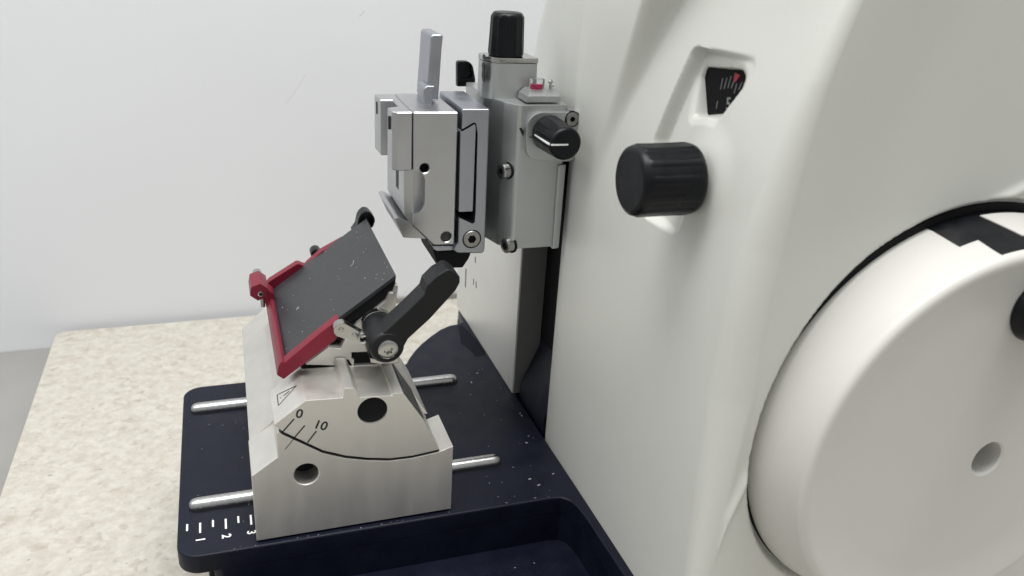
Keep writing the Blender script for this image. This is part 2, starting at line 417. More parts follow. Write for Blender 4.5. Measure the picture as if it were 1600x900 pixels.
# --- handwheel
hw = B()
hw.lathe([(70,-1),(76.0,-.6),(76.5,0),(76.3,2),(74.2,9),(71.9,17),(71.55,18.4),(71.3,19.6),(70.9,20.7),(70.2,21.5),(69.3,21.9),(68.2,21.95),(67,21.8),(60,20.7),(54,20.35),(52,20.3),(30,20.1),(0,20.0)], (WC[0], -89.6, WC[1]), (0,-1,0), 360)
wheel = hw.build('handwheel', 'wheel', mic)
HOLE = (241.31, 74.41)
c_ = B(); c_.bore((HOLE[0],-109.9,HOLE[1]), (0,1,0), 6.3, 13, 1.0)
cut(wheel, c_)
hs = B(); hs.lathe([(74,0),(77.9,0),(78.1,1.25),(74,1.25)], (WC[0]+.5, -89.4, WC[1]+1.2), (0,1,0), 200); hs.build('wheel_seal', 'blackmatte', wheel)
RIM = [(-1,76.5),(0,76.5),(2,76.3),(9,74.2),(16.5,72.0),(19.2,71.2),(20.6,70.5),(21.6,69.6),(22.4,67.2)]
def band(q, a0, a1a, a1b, y0, y1, depth, proud, na=24, ny=8):
    """a plate bent round the conical rim between two angles (deg) and two depths; its left end runs from a1a to a1b"""
    bm = bmesh.new(); hi, lo = [], []
    for j in range(ny+1):
        v = j/ny; y = lerp(y0, y1, v); a1 = lerp(a1a, a1b, v); r = interp(RIM, -89.6-y)
        for L, dr in ((hi, proud), (lo, -depth)):
            L.append([bm.verts.new((WC[0]+(r+dr)*math.cos(math.radians(lerp(a0, a1, k/na))), y, WC[1]+(r+dr)*math.sin(math.radians(lerp(a0, a1, k/na))))) for k in range(na+1)])
    for j in range(ny):
        for k in range(na):
            bm.faces.new((hi[j][k], hi[j][k+1], hi[j+1][k+1], hi[j+1][k])); bm.faces.new((lo[j][k], lo[j+1][k], lo[j+1][k+1], lo[j][k+1]))
        for k in (0, na): bm.faces.new((hi[j][k], hi[j+1][k], lo[j+1][k], lo[j][k]))
    for k in range(na):
        for j in (0, ny): bm.faces.new((hi[j][k], hi[j][k+1], lo[j][k+1], lo[j][k]))
    q._add(bm, 0); return q
lq = band(B(), 80, 109.8, 108.3, -89.55, -100.8, 5, .3); band(lq, 80, 102.9, 101.9, -100.75, -111.0, 5, .28)
lt = lq.build('wheel_latch', 'black', wheel)
band(B(), 80, 96.2, 91.5, -92.0, -103.5, .2, .6).build('latch_tab', 'wheel', lt)
gk = B(); GP = (240.55, 132.26)
gk.lathe([(0,0),(11,0),(11.5,1),(11,3),(9.5,6),(9.0,20),(9.6,32),(8,36),(0,37)], (GP[0], -109.6, GP[1]), (0,-1,0), 64)
gk.build('crank_grip', 'black', wheel)

# ================================================================== blade holder
bh = thing('blade_holder', 'satin metal blade holder block with red guard sitting on the navy base plate', 'blade holder')
ARC = [(13.1, 50.7), (27.88, 39.73), (36.56, 35.84), (45.48, 33.25), (54.61, 31.48), (63.92, 31.22), (75.3, 32.4)]
def lower(p, d=1.15): return (p[0]-d*.25, p[1]-d)
arc_lo = [lower(p) for p in ARC]
bk = B()
body = [(.3,.95),(.3,32.4),(10.6,39.6),(10.7,50.0),(11.6,51.0)]+arc_lo
bk.prism(body+[(81.1,33.2),(81.1,.95)], 0, 25.4, 'y', .3)
cheek = bk.build('base_block', 'block', bh); bk = B()
bk.prism([(.35,.6),(.35,32.35),(14.6,44.1),(16,44.1),(16,40),(60,36),(60,.6)], 25.2, 131, 'y', .3)
bk.prism([(30,.6),(30,40),(75.4,33),(75.4,.6)], 25.3, 66, 'y', .3)
bk.prism([(3,.1),(78,.1),(78,1),(3,1)], 4, 127, 'y', 0)
for v in bk.bm.verts:
    if v.co.x < 2: v.co.x += max(0, v.co.y)/131*1.5
bk.build('block_body', 'block', bh); block = cheek
h1 = (21.01, 29.74)
c_ = B(); c_.bore((h1[0],0,h1[1]), (0,1,0), 4.85, 16, .35); cut(block, c_)
pd = B(); pd.cyl((h1[0],9,h1[1]), (h1[0],15.5,h1[1]), 4.8, ch=0); pd.build('bore_bottom', 'blackmatte', block)
ln = B(); ln.prism(ARC[:]+[(p[0]-.1, p[1]-.9) for p in ARC[::-1]], .7, 24.8, 'y', 0); ln.build('arc_gap', 'blackmatte', block)

sg = B()
top = [(22.04, 63.38), (36.09, 62.71), (36.73, 66.69), (37.35, 66.89), (40.41, 66.49), (41.01, 65.98), (42.44, 62.06), (55.26, 61.02), (55.64, 62.07), (59.73, 61.73)]
sector = [(9.9,54.4)]+ARC+[(68.0,48.3)]+top[::-1]
sg.prism(sector, 0, 25.5, 'y', .28)
seg_ = sg.build('sector_segment', 'block', bh); sg = B()
sg.prism([(12,48),(20,50),(60,40),(76.2,34),(61.2,61.6),(23,62.6)], 25.4, 66, 'y', .25); sg.prism([(12,48),(20,50),(54,45),(54,60),(23,62.4)], 65, 98, 'y', .2)
sg.build('sector_body', 'block', bh)
h2 = (47.49, 55.37)
c_ = B(); c_.cyl((h2[0],-4,h2[1]), (h2[0],4,h2[1]), 5.95, ch=0, n=64); cut(seg_, c_)
pg = B(); pg.cyl((h2[0],.9,h2[1]), (h2[0],4,h2[1]), 5.93, ch=.1, n=64); pg.build('bore_plug', 'blackmatte', seg_)
si = B(); si.prism([(68.3,47.9),(60.3,61.2),(60.55,61.4),(68.6,48.1)], 1.2, 25.3, 'y', 0); si.build('dark_reflection', 'darkgrey', seg_)  # dark strip on the slanted face, a dark reflection put into its colour
# engraved angle scale
en = B(); f0 = lambda a, b_, h: (a, -h, b_)
for pts, ww in ([([(17.44, 55.99), (13.09, 50.96)], 0.58), ([(21.3, 52.45), (17.18, 47.55)], 0.55), ([(25.55, 49.25), (22.02, 44.5)], 0.58)]): en.strip(pts, ww, f0)
def face_txt(s_, p, size, deg): text_into(en, s_, size, Matrix.Translation((p[0], -.02, p[1])) @ Matrix.Rotation(math.radians(deg), 4, 'Y') @ Matrix.Rotation(PI/2, 4, 'X'))
face_txt('0', (19.49, 57.84), 3.8, 14); face_txt('10', (27.28, 51.47), 3.8, 22)
en.build('angle_scale', 'ink', seg_)
en = B(); en.strip([(17.04, 47.21), (13.53, 42.77)], .3, f0); en.build('index_line', 'ink', block)
tri = [(12.58, 18.67, 56.4), (19.93, 14.8, 61.9), (12.45, 10.53, 56.31)]
tn = Vector((-9.05,0,12.1)).normalized(); O3 = Vector(tri[0]); U3 = (Vector(tri[1])-O3).normalized(); V3 = tn.cross(U3)
ft = lambda a, b_, h: tuple(O3+U3*a+V3*b_+tn*h)
T2 = [((Vector(p)-O3).dot(U3), (Vector(p)-O3).dot(V3)) for p in tri]
en = B(); en.strip(T2+[T2[0]], .38, ft, .07)
cen = (sum(p[0] for p in T2)/3, sum(p[1] for p in T2)/3)
base_mid = ((T2[0][0]+T2[2][0])/2, (T2[0][1]+T2[2][1])/2)
dv = Vector((T2[1][0]-base_mid[0], T2[1][1]-base_mid[1]))
en.strip([(base_mid[0]+dv.x*.30, base_mid[1]+dv.y*.30), (base_mid[0]+dv.x*.62, base_mid[1]+dv.y*.62)], .42, ft, .07)
en.strip([(base_mid[0]+dv.x*.13, base_mid[1]+dv.y*.13), (base_mid[0]+dv.x*.18, base_mid[1]+dv.y*.18)], .42, ft, .07)
en.build('warning_triangle', 'ink', seg_)

# carriage with the knife seat
cg = B()
carr = [(24.8, 64.66), (36.69, 62.85), (38.78, 65.38), (42.12, 64.98), (43.97, 61.58)]+[(44.47, 62.59), (44.51, 64.9), (43.49, 65.29), (43.54, 68.21), (50.69, 67.66), (54.96, 64.74), (62.3, 63.88), (61.77, 84.42), (62.92, 96.62), (61.75, 96.72), (60.72, 93.67), (59.32, 93.64), (57.91, 90.35), (53.22, 86.69), (46.19, 81.55), (40.73, 74.07), (39.03, 70.32), (34.46, 71.88)]
cg.prism(carr, 26, 99, 'y', .25)
carriage = cg.build('carriage', 'block', bh)
gp = B(); gp.prism([(23.21, 64.71), (24.79, 64.37), (36.68, 62.55), (38.77, 65.0), (42.11, 64.61), (43.96, 61.2), (44.89, 60.86), (44.88, 60.33), (23.14, 63.01)], 26.6, 98, 'y', 0)
gp.prism([(43.86, 67.81), (51.87, 67.1), (54.96, 64.74), (56.86, 60.44), (43.76, 62.03)], 27.5, 98, 'y', 0)
gp.build('dovetail_gap', 'blackmatte', carriage)
br = B(); br.prism([(48.79, 72.48), (50.15, 71.9), (52.89, 71.32), (57.96, 71.24), (60.28, 71.49), (60.66, 68.83), (52.88, 69.09), (48.99, 70.23)], 12, 25.8, 'y', .3)
br.build('clamp_bracket', 'steel', bh)

# pressure plate
P1, P3 = (62.2,101.1), (16.2,67.8)
dvx = Vector((P1[0]-P3[0], P1[1]-P3[1])).normalized(); nv = Vector((-dvx.y, dvx.x))
wd = B()
wd.prism([(62.42, 100.16), (62.06, 96.25), (61.12, 93.48), (59.23, 92.0), (58.05, 89.65), (53.57, 85.94), (44.62, 79.72), (41.77, 76.62), (33.75, 70.15), (28.14, 67.1), (16.37, 66.91)]+[(P3[0]+.4, P3[1]-2.0)], 28, 98, 'y', .2)
wd.build('plate_carrier', 'blackmatte', bh)
pp = B(); th = 1.6
q = [P1, P3, (P3[0]-nv.x*th, P3[1]-nv.y*th), (P1[0]-nv.x*th-dvx.x*1.2, P1[1]-nv.y*th-dvx.y*1.2)]
pp.prism(q, 27, 98.4, 'y', .2)
pplate = pp.build('pressure_plate', 'plate', bh)

# red guard
def at_slope(): pass
rg = B()
arm = [(12.93, 65.03), (15.47, 62.82), (30.03, 73.45), (36.46, 78.27), (38.45, 82.34), (37.82, 87.48), (30.31, 81.99), (16.59, 70.71), (14.88, 69.63)]
rg.prism(arm, 19, 24.5, 'y', .5)
rail = [(12.93, 65.03), (15.47, 62.82), (16.97, 69.73), (15.2, 71.02), (13.89, 69.39)]
rg.prism(rail, 19.1, 101, 'y', .5)
def backarm():
    a = Vector((14.92, 71.8)); b_ = Vector((39.62, 86.93)); d = (b_-a).normalized(); n_ = Vector((-d.y, d.x)); L = (b_-a).length
    P = lambda t_, h: tuple(a+d*t_+n_*h)
    return [P(-3,-9), P(-1,-.5), P(1,.2), P(L*.56,.2), P(L*.60,-.5), P(L*.63,-2.4), P(L*.66,-3.2), P(L*.70,-2.7), P(L,-1.2), P(L+12,-2), P(L+12,-9)]
rg.prism(backarm(), 97, 102, 'y', .4)
guard = rg.build('knife_guard', 'red', bh)
PX, PZ = 10.2, 74.8
po = B()
hexr = 4.3
po.prism([(PX+hexr*math.cos(PI/3*k+.35), PZ+hexr*math.sin(PI/3*k+.35)) for k in range(6)], 80, 96, 'y', .3)
po.prism([(PX+1.5,PZ-2.5),(PX+3,PZ+1),(PX+6.5,PZ-2),(PX+7,PZ-9),(PX+3,PZ-9)], 81.5, 90, 'y', .3)
post = po.build('guard_handle', 'red', guard)
pn = B(); pn.cyl((PX+.3,95.8,PZ+.8), (PX+.3,102,PZ+.8), 2.1); pn.cyl((PX+.6,79.2,PZ-.7), (PX+.6,80.4,PZ-.7), 1.35, ch=.2); pn.cyl((PX+1.4,82,PZ-8.5), (PX+1.4,84,PZ-2.5), 1.0)
pn.build('steel_pin', 'steel', post)
pk = B(); pk.cyl((PX+.6,79.0,PZ-.7), (PX+.6,79.25,PZ-.7), .75, ch=.05); pk.build('pin_bore', 'blackmatte', post)
# link
lk = B()
la, lb = Vector((38.17, 84.64)), Vector((46.3, 79.9))
def capsule(a, b_, ra, rb, n=14):
    d = (b_-a).normalized(); t0 = math.atan2(d.y, d.x)
    return [(a.x+ra*math.cos(t0+PI/2+PI*k/n), a.y+ra*math.sin(t0+PI/2+PI*k/n)) for k in range(n+1)]+[(b_.x+rb*math.cos(t0-PI/2+PI*k/n), b_.y+rb*math.sin(t0-PI/2+PI*k/n)) for k in range(n+1)]
lk.prism(capsule(la, lb, 3.1, 2.2), 14.5, 18.5, 'y', .35)
lnk = lk.build('link_plate', 'steel', bh)
rv = B()
for p in [(38.06, 84.79), (43.16, 82.0)]: rv.cyl((p[0],14.0,p[1]), (p[0],15,p[1]), 1.05, ch=.25)
p = (46.43, 80.64); rv.lathe([(1.0,0),(1.5,-.2),(2.2,0),(2.3,.6),(2.3,3)], (p[0],13.2,p[1]), (0,1,0), 40)
rv.build('rivet', 'steel', lnk)
# clamping lever
lv = B()
HC = (54.02, 80.79)
armp = [(50.0, 82.95), (52.74, 87.63), (55.97, 90.58), (62.65, 96.73), (68.58, 102.67), (69.52, 106.07), (73.2, 109.75), (77.41, 112.07), (79.71, 111.36), (82.34, 108.49), (82.43, 106.07), (80.74, 102.7), (70.79, 91.57), (62.26, 83.84), (59.76, 79.06), (57.74, 75.89)]
lv.prism(rounded([(*p, 1.4) for p in armp], 4), 3, 13.5, 'y', 1.5, 3)
lv.lathe([(0,0),(5.4,0),(6.3,.4),(6.8,1.4),(6.9,2.5),(6.9,17),(6.4,19.5),(5.2,20.5),(0,20.6)], (HC[0],2.6,HC[1]), (0,1,0), 56)
lever = lv.build('clamp_lever', 'lever', bh, sharp=45)
cl_ = B(); cl_.cyl((HC[0],23,HC[1]), (HC[0],26.5,HC[1]), 6.6); cl_.build('lever_collar', 'steel', lever)
sw = B(); sw.lathe([(0,0),(3.2,0.05),(3.9,.5),(4.05,1.2),(4.05,2.6),(0,2.6)], (HC[0]+.1,1.3,HC[1]-.1), (0,1,0), 48); screw = sw.build('lever_screw', 'steel', lever)
def star(r0, r1, n=6): return [((r0 if k % 2 else r1)*math.cos(PI*k/n+.3), (r0 if k % 2 else r1)*math.sin(PI*k/n+.3)) for k in range(2*n)]
c_ = B(); c_.prism([(HC[0]+.1+a, HC[1]-.1+b_) for a, b_ in star(1.35, 2.1)], 0, 2.5, 'y', 0); cut(screw, c_)
# far-end lever and knob
fl = B(); fl.prism([(58.04, 96.6), (58.88, 100.79), (60.06, 102.76), (61.84, 104.2), (64.15, 103.76), (66.44, 101.04), (66.89, 98.73), (65.93, 95.91), (64.84, 95.15), (63.41, 92.75), (55.67, 93.22)], 100, 108, 'y', .8, 3)
fl.cyl((38.6, 103, 82.31), (38.6, 110, 82.31), 2.6, ch=.8)
flo = fl.build('rear_lever', 'black', bh)
c_ = B(); c_.prism([(62.26, 102.09), (63.96, 102.64), (65.49, 100.78), (65.94, 98.63), (64.83, 96.57), (63.77, 98.59)], 96, 105, 'y', 0); cut(flo, c_)

# ================================================================== specimen head
sh = thing('specimen_head', 'silver adjustable specimen head with two black orientation knobs and red vial', 'specimen head')
hd = B()
plan = rounded([(137.5,40,1.2),(116.0,40,2.2),(111.4,47,5),(107.2,62,4),(107.5,92,1),(137.5,92,1)], 6)
hd.prism(plan, 103.6, 166.8, 'z', .5)
head = hd.build('head_body', 'head', sh)
bs = B()
zz = 140.68
bs.prism(rounded([*[(*p, r) for p, r in zip([(117.42, 164.57), (142.61, 164.3)]+[(142.65, 142.77), (119.14, 144.52)], (7,.8,5,6))]], 8), 37, 44, 'y', .5)
boss = bs.build('knob_boss', 'head', sh)
ch = B(); ch.prism([(134.47, 141.29), (138.07, 141.6), (138.02, 103.23), (134.81, 102.91)], 38.6, 60, 'y', .6); ch.build('side_cover', 'head', sh)
# turret and knob
TL_, TR_ = 105.54, 127.65
tu = B(); tp = [(TL_,60,3),(TL_+3.2,54.2,5),(TR_,53.6,.6),(TR_,69,2),(TL_,69,3)]
tu.prism(rounded(tp), 166, 181.2, 'z', .3); tu.build('turret', 'head', sh)
tu = B(); tu.prism(rounded([(x+(-.2 if x < 110 else .2), y-.2 if y < 60 else y+.2, r) for x, y, r in tp]), 181.35, 183.4, 'z', .3); tu.build('turret_plate', 'steel', sh)
def ribs2(a, r, t_):
    return (.28*max(0, math.cos(12*a))**.5 if math.cos(12*a) > 0 else 0) if r > 5 and 1.2 < t_ < 15.8 else 0
k2 = [(0,0),(6.9,0),(7.3,.3),(7.35,1.0),(7.3,1.3),(7.0,8),(6.75,15),(6.7,15.7),(6.6,16.4),(6.0,17.3),(5.2,17.6),(0,17.7)]
KX, KY = (115.67, 61.0)
kn = B(); kn.lathe(k2, (KX, KY, 183.45), (0,0,1), 192, ribs2); kn.build('orientation_knob', 'black', sh, sharp=40)
K2 = (128.14, 155.83)
kn = B(); kn.lathe([(r*1.0, t_*1.15) for r, t_ in k2], (K2[0], 37.2, K2[1]), (0,-1,0), 192, ribs2); k_ = kn.build('orientation_knob', 'black', sh, sharp=40)
wl = B(); wl.box(K2[0]-6.6, K2[0]+.6, 16.72, 17.2, K2[1]-.32, K2[1]+.32, 0); wl.box(K2[0]-7.35, K2[0]-6.6, 18, 34, K2[1]-.32, K2[1]+.32, 0); wl.build('pointer_line', 'print', k_)
# arrow symbols
ar = B()
for pts in ([(104.91, 181.18), (105.41, 179.8), (105.21, 177.88), (105.44, 175.96), (105.2, 173.15), (104.64, 175.61), (104.83, 177.88), (104.52, 179.79)], [(104.87, 184.28), (105.02, 184.28), (105.03, 182.46), (104.88, 182.46)]):
    ar.prism(pts, 55.4, 58.6, 'y', 0)
ar.build('arrow_symbol', 'ink', sh)
ar = B(); AS = [(116.2, 157.23), (117.17, 157.54), (117.95, 156.39), (118.81, 156.11), (118.61, 156.92), (119.87, 155.02), (119.55, 153.54), (119.05, 154.63), (118.05, 154.78), (118.27, 153.7), (117.03, 155.34)]
ar.prism(AS, 39.85, 42, 'y', 0); ar.strip([(119.7, 154.19), (122.24, 154.14)], .4, lambda a, b_, h: (a, 36.95-h, b_)); ar.build('arrow_symbol', 'ink', sh)
# screws
fs = (138.33, 161.34)
c_ = B(); c_.bore((fs[0],37,fs[1]), (0,1,0), 3.3, 3, .1); cut(boss, c_)
s_ = B(); s_.lathe([(0,0),(2.4,0),(2.9,.3),(3.0,.8),(3.0,2),(0,2)], (fs[0],36.6,fs[1]), (0,1,0), 40); s1 = s_.build('socket_screw', 'screw', sh)
c_ = B(); c_.prism([(fs[0]+1.2*math.cos(PI/3*k), fs[1]+1.2*math.sin(PI/3*k)) for k in range(6)], 36, 38, 'y', 0); cut(s1, c_)
hq = B(); hq.cyl((fs[0],37.9,fs[1]), (fs[0],38.3,fs[1]), 1.3, ch=0); hq.build('hex_socket', 'blackmatte', s1)
rn = B(); rn.lathe([(3.0,0),(3.35,0),(3.35,.6),(3.0,.6)], (fs[0],36.93,fs[1]), (0,1,0), 40); rn.build('screw_recess', 'blackmatte', s1)
for q in ([113.01, 44.0, 138.23], [115.97, 42.0, 105.07]):
    ax = Vector((-.93,-.37,0))
    s_ = B(); s_.lathe([(0,0),(2.7,0),(3.2,.3),(3.3,.9),(3.3,4.6),(0,4.6)], Vector(q)+ax*3.2, -ax, 40); s1 = s_.build('cap_screw', 'steel', sh)
    c_ = B(); c_.lathe([(0,0),(1.5,0),(1.5,3),(0,3)], Vector(q)+ax*4.2, -ax, 6); cut(s1, c_)
    hq = B(); hq.cyl(Vector(q)+ax*1.45, Vector(q)+ax*1.2, 1.6, ch=0); hq.build('hex_socket', 'blackmatte', s1)
    rn = B(); rn.lathe([(0,0),(3.75,0),(3.75,.8),(0,.8)], Vector(q)-ax*.2, -ax, 40); rn.build('screw_recess', 'blackmatte', s1)
# vial block
vb = B(); vb.prism([(119.63, 170.07), (134.36, 169.92), (134.35, 167.38), (119.06, 167.49)], 41.6, 53, 'y', .2)
VA, VB2 = [(119.82, 170.0), (134.18, 169.86)]; VC, VD = [(134.43, 171.69), (122.0, 171.9)]
vq = bmesh.new(); vv = [vq.verts.new(p_) for p_ in ((VA[0],41.7,VA[1]),(VB2[0],41.7,VB2[1]),(VC[0],46,VC[1]),(VD[0],46,VD[1]),(VA[0],52.9,VA[1]),(VB2[0],52.9,VB2[1]),(VC[0],52.9,VC[1]),(VD[0],52.9,VD[1]))]
for ix in ((0,1,2,3),(4,7,6,5),(3,2,6,7),(0,3,7,4),(1,5,6,2),(0,4,5,1)): vq.faces.new([vv[i_] for i_ in ix])
vb._add(vq, .15)
vblock = vb.build('vial_holder', 'head', sh)
va, vb_ = [(123.63, 171.64), (127.92, 173.88)]
vz1 = 176.19; vx1 = 128.68
v_ = B(); v_.box(va[0]-.6, vx1, 46.4, 50, va[1]-.5, vz1, .5); v_.build('vial', 'glass', sh)
v_ = B(); v_.box(va[0], vb_[0], 46.9, 49.4, va[1]-.3, vb_[1], .2); v_.build('vial_liquid', 'liquid', sh)
sp_ = [(131.83, 171.51), (131.5, 175.58)]
v_ = B(); v_.cyl((sp_[0][0],48,sp_[0][1]-.5), (sp_[0][0],48,sp_[1][1]-1), .55); v_.lathe([(0,0),(.9,.4),(1.0,1),(.7,1.6),(0,1.9)], (sp_[0][0],48,sp_[1][1]-1.7), (0,0,1), 20); v_.cyl((sp_[0][0],48,sp_[0][1]+1.4), (sp_[0][0]+1.6,48,sp_[0][1]+1.5), .4); v_.build('grub_screw', 'steel', sh)
# rear clamp lever
rl = B(); rl.prism(rounded([*[(*p, r) for p, r in zip([(104.12, 175.64), (111.22, 175.7), (113.07, 167.67), (113.21, 164.15), (104.5, 164.16)], (1.3,4,.5,.5,.5))]]), 95, 98.5, 'y', .7, 3)
rlo = rl.build('rear_lever', 'black', sh)
c_ = B(); c_.prism(rounded([(*p, 1.2) for p in [(106.67, 174.41), (110.45, 174.43), (111.94, 168.06), (106.92, 167.47)]]), 90, 97, 'y', 0); cut(rlo, c_)

# ================================================================== cassette clamp
cc = thing('cassette_clamp', 'silver cassette clamp with upright lever, jaws open towards the blade holder', 'clamp')
ad = B()
adp = [(92.04, 165.12), (103.6, 165.01)]+[(104.28, 103.04), (103.23, 101.99), (92.01, 102.76), (90.18, 104.37), (92.5, 107.52)]
z_top = 169.34
ad.prism([(adp[0][0],adp[0][1]),(adp[1][0],adp[1][1]),adp[2],adp[3],adp[4],adp[5],(adp[0][0],adp[6][1])], 41.5, 80, 'y', 1.7, 4)
adapter = ad.build('adapter_plate', 'alublue', cc)
c_ = B(); c_.prism([(90.28, 155.8), (96.88, 159.62), (97.98, 159.27), (98.86, 154.65)]+[(99.36, 120.71), (99.17, 116.58), (98.13, 115.99), (92.0, 119.13), (90.71, 121.33)], 38, 75, 'y', 0); cut(adapter, c_)
bt = B(); bt.prism([(90.62, 155.73), (96.89, 159.55), (97.99, 159.21), (98.86, 154.65)]+[(99.29, 120.71), (97.77, 120.61), (97.94, 116.29), (92.1, 119.27)], 52, 74, 'y', 0); bt.build('dovetail_gap', 'blackmatte', adapter)
sd = B(); sd.prism([(91.36, 155.5), (97.37, 159.0), (97.82, 157.91)]+[(97.93, 121.66), (91.78, 121.73)], 41.0, 78, 'y', .3); sd.build('dovetail_slide', 'alublue', cc)
hx = (98.16, 109.07)
c_ = B(); c_.bore((hx[0],41.5,hx[1]), (0,1,0), 4.15, 4, .1); cut(adapter, c_)
s_ = B(); s_.lathe([(0,0),(3.5,0),(3.8,.3),(3.8,2),(0,2)], (hx[0],41.15,hx[1]), (0,1,0), 48); s1 = s_.build('socket_screw', 'screw', adapter)
c_ = B(); c_.prism([(hx[0]+1.95*math.cos(PI/3*k), hx[1]+1.95*math.sin(PI/3*k)) for k in range(6)], 40, 42.9, 'y', 0); cut(s1, c_)
hq = B(); hq.cyl((hx[0],42.75,hx[1]), (hx[0],43.1,hx[1]), 2.0, ch=0); hq.build('hex_socket', 'blackmatte', s1)
rn = B(); rn.lathe([(3.8,0),(4.2,0),(4.2,.6),(3.8,.6)], (hx[0],41.42,hx[1]), (0,1,0), 48); rn.build('screw_recess', 'blackmatte', s1)
bx = B(); bx.prism([(90.14, 104.18), (92.64, 107.33), (92.74, 104.37), (92.87, 102.51), (92.15, 102.56)], 43, 79, 'y', .2)
bx.build('rear_rib', 'alublue', cc)

cm = B()
bodyp = [(72.14, 163.94), (90.49, 163.74)]+[(90.64, 107.46), (90.06, 106.69), (81.78, 106.94), (80.36, 108.12), (72.48, 116.3)]
cm.prism(bodyp, 42, 80.7, 'y', 1.0, 1)
cbody = cm.build('clamp_body', 'alu', cc)
hA = (77.04, 140.92); hB_ = (86.88, 110.5)
c_ = B()
for h_, r_ in ((hA, 1.95), (hB_, 2.25)):
    c_.bore((h_[0],42,h_[1]), (0,1,0), r_, 10, .4)
cut(cbody, c_)
# thumb scoop in the front left edge
sq = [(72.07, 139.74), (77.3, 125.35)]; 
c_ = B(); zc0 = 137.22-1.7; zc1 = 127.33; xs0 = 72.15; xs1 = 77.26
rr_ = xs1-xs0
for k in range(1): 
    c_.prism([(xs0-3, zc0+rr_*.95)]+[(xs0+rr_*math.cos(a), zc0+rr_*.95*math.sin(a)) for a in [PI/2-PI/2*i/10 for i in range(11)]]+[(xs0+rr_*math.cos(a), zc1+rr_*1.15*math.sin(a)) for a in [-PI/2*i/10 for i in range(11)]]+[(xs0-3, zc1-rr_*1.15)], 38, 47.5, 'y', 0)
cut(cbody, c_)
for h_, r_ in ((hA, 1.9), (hB_, 2.15)):
    q = B(); q.cyl((h_[0],43.2 if h_ is hB_ else 46,h_[1]), (h_[0],51,h_[1]), r_, ch=.2); q.build('set_screw', 'darkgrey' if h_ is hB_ else 'blackmatte', cbody)

# jaw with two lugs
jw = B()
jf = [(65.8, 163.86), (71.89, 163.79)]+[(72.07, 140.06), (66.01, 140.27)]
jz0 = jf[2][1]; jz1 = jf[0][1]; jx1 = jf[1][0]; jx0 = jf[0][0]
NX = jx0-2.0
jw.prism(rounded([(jx1,42.4,0),(jx0,42.4,.6),(NX+.2,44.5,.6),(NX-.3,51.5,.5),(NX+4.8,54,1.2),(NX+4.8,67,.4),(NX-.2,67.3,.4),(NX-.6,79.5,.6),(jx1,80.3,0)], 4), jz0, jz1, 'z', .85, 1)
jaw = jw.build('upper_jaw', 'alu', cc)
for y0 in (47.5, 74.0):
    zz = lerp(jz0, jz1, .78 if y0 < 60 else .8)
    jh = B(); jh.prism([(y0-.7, zz-2.6), (y0+.7, zz-2.6), (y0+.9, zz+2.6), (y0-.5, zz+2.6)], NX-.75, NX+1, 'x', .2)
    jh.build('keyhole_slot', 'ink', jaw)
# lower web, slot and lip
lw = B()
lx = 72.1
wz0 = 118.68
lw.prism([(lx-3.2,jz0+.1),(lx+1,jz0+.1),(lx+1,wz0-4),(lx-3.2,wz0+2)], 44.2, 80, 'y', .3)
web = lw.build('jaw_web', 'alu', cc)
c_ = B(); ysl = 56.5
c_.box(lx-6, lx-1, 54.5, 60.5, wz0+9.5, jz0+5, 0); cut(web, c_)
lp = B()
lipp = [(65.01, 119.38), (66.62, 119.71), (71.38, 117.55), (72.9, 115.69), (78.9, 109.36), (68.77, 110.57)]
lp.prism(lipp, 44, 82, 'y', .25)
lp.build('lower_jaw', 'alu', cc)
bo = B(); bo.prism([(81.44, 106.02), (83.91, 102.71), (90.36, 102.46), (91.44, 102.38), (99.51, 100.52), (98.51, 97.94), (95.9, 93.94), (85.18, 94.37), (84.61, 95.55)], 46, 78, 'y', .6)
bo.build('bottom_stop', 'blackmatte', cc)
bo = B(); bo.prism([(81.16, 106.16), (90.63, 105.53), (91.59, 103.69), (89.8, 103.37), (83.58, 103.42), (82.25, 104.32)], 44, 79, 'y', .4); bo.build('bottom_strip', 'alublue', cc)
# clamp lever
ll = B()
YL = 60.0
tl = [[83.42, 60.0, 190.63], [87.7, 60.0, 190.37], [86.29, 60.0, 170.61], [82.48, 60.0, 170.61], [83.45, 60.0, 189.46], [87.73, 60.0, 189.19]]
xa, xb_ = tl[0][0]-.6, tl[1][0]+.6
zt = tl[0][2]+1
x_l, x_r = tl[3][0]-1.0, tl[2][0]+.2; zb_ = tl[3][2]-6
ll.prism(rounded([(xa+.2,zt,1.6),(xb_,zt,1.2),(tl[5][0],tl[5][2]-4,0),(x_r+.3,zb_,1),(x_l,zb_,1),(tl[4][0]-.8,tl[4][2]-6,0)], 5), 60, 79, 'y', 1.3, 3)
cl2 = ll.build('clamp_lever', 'alublue', cc)
pvp = [(79.45, 163.44), (79.36, 169.49), (79.67, 170.79), (81.0, 171.76), (84.36, 171.56), (83.66, 167.85), (83.08, 163.41)]
pb_ = B(); pb_.prism(pvp, 56, 68, 'y', .7, 3); pb_.build('lever_pivot', 'alublue', cl2)

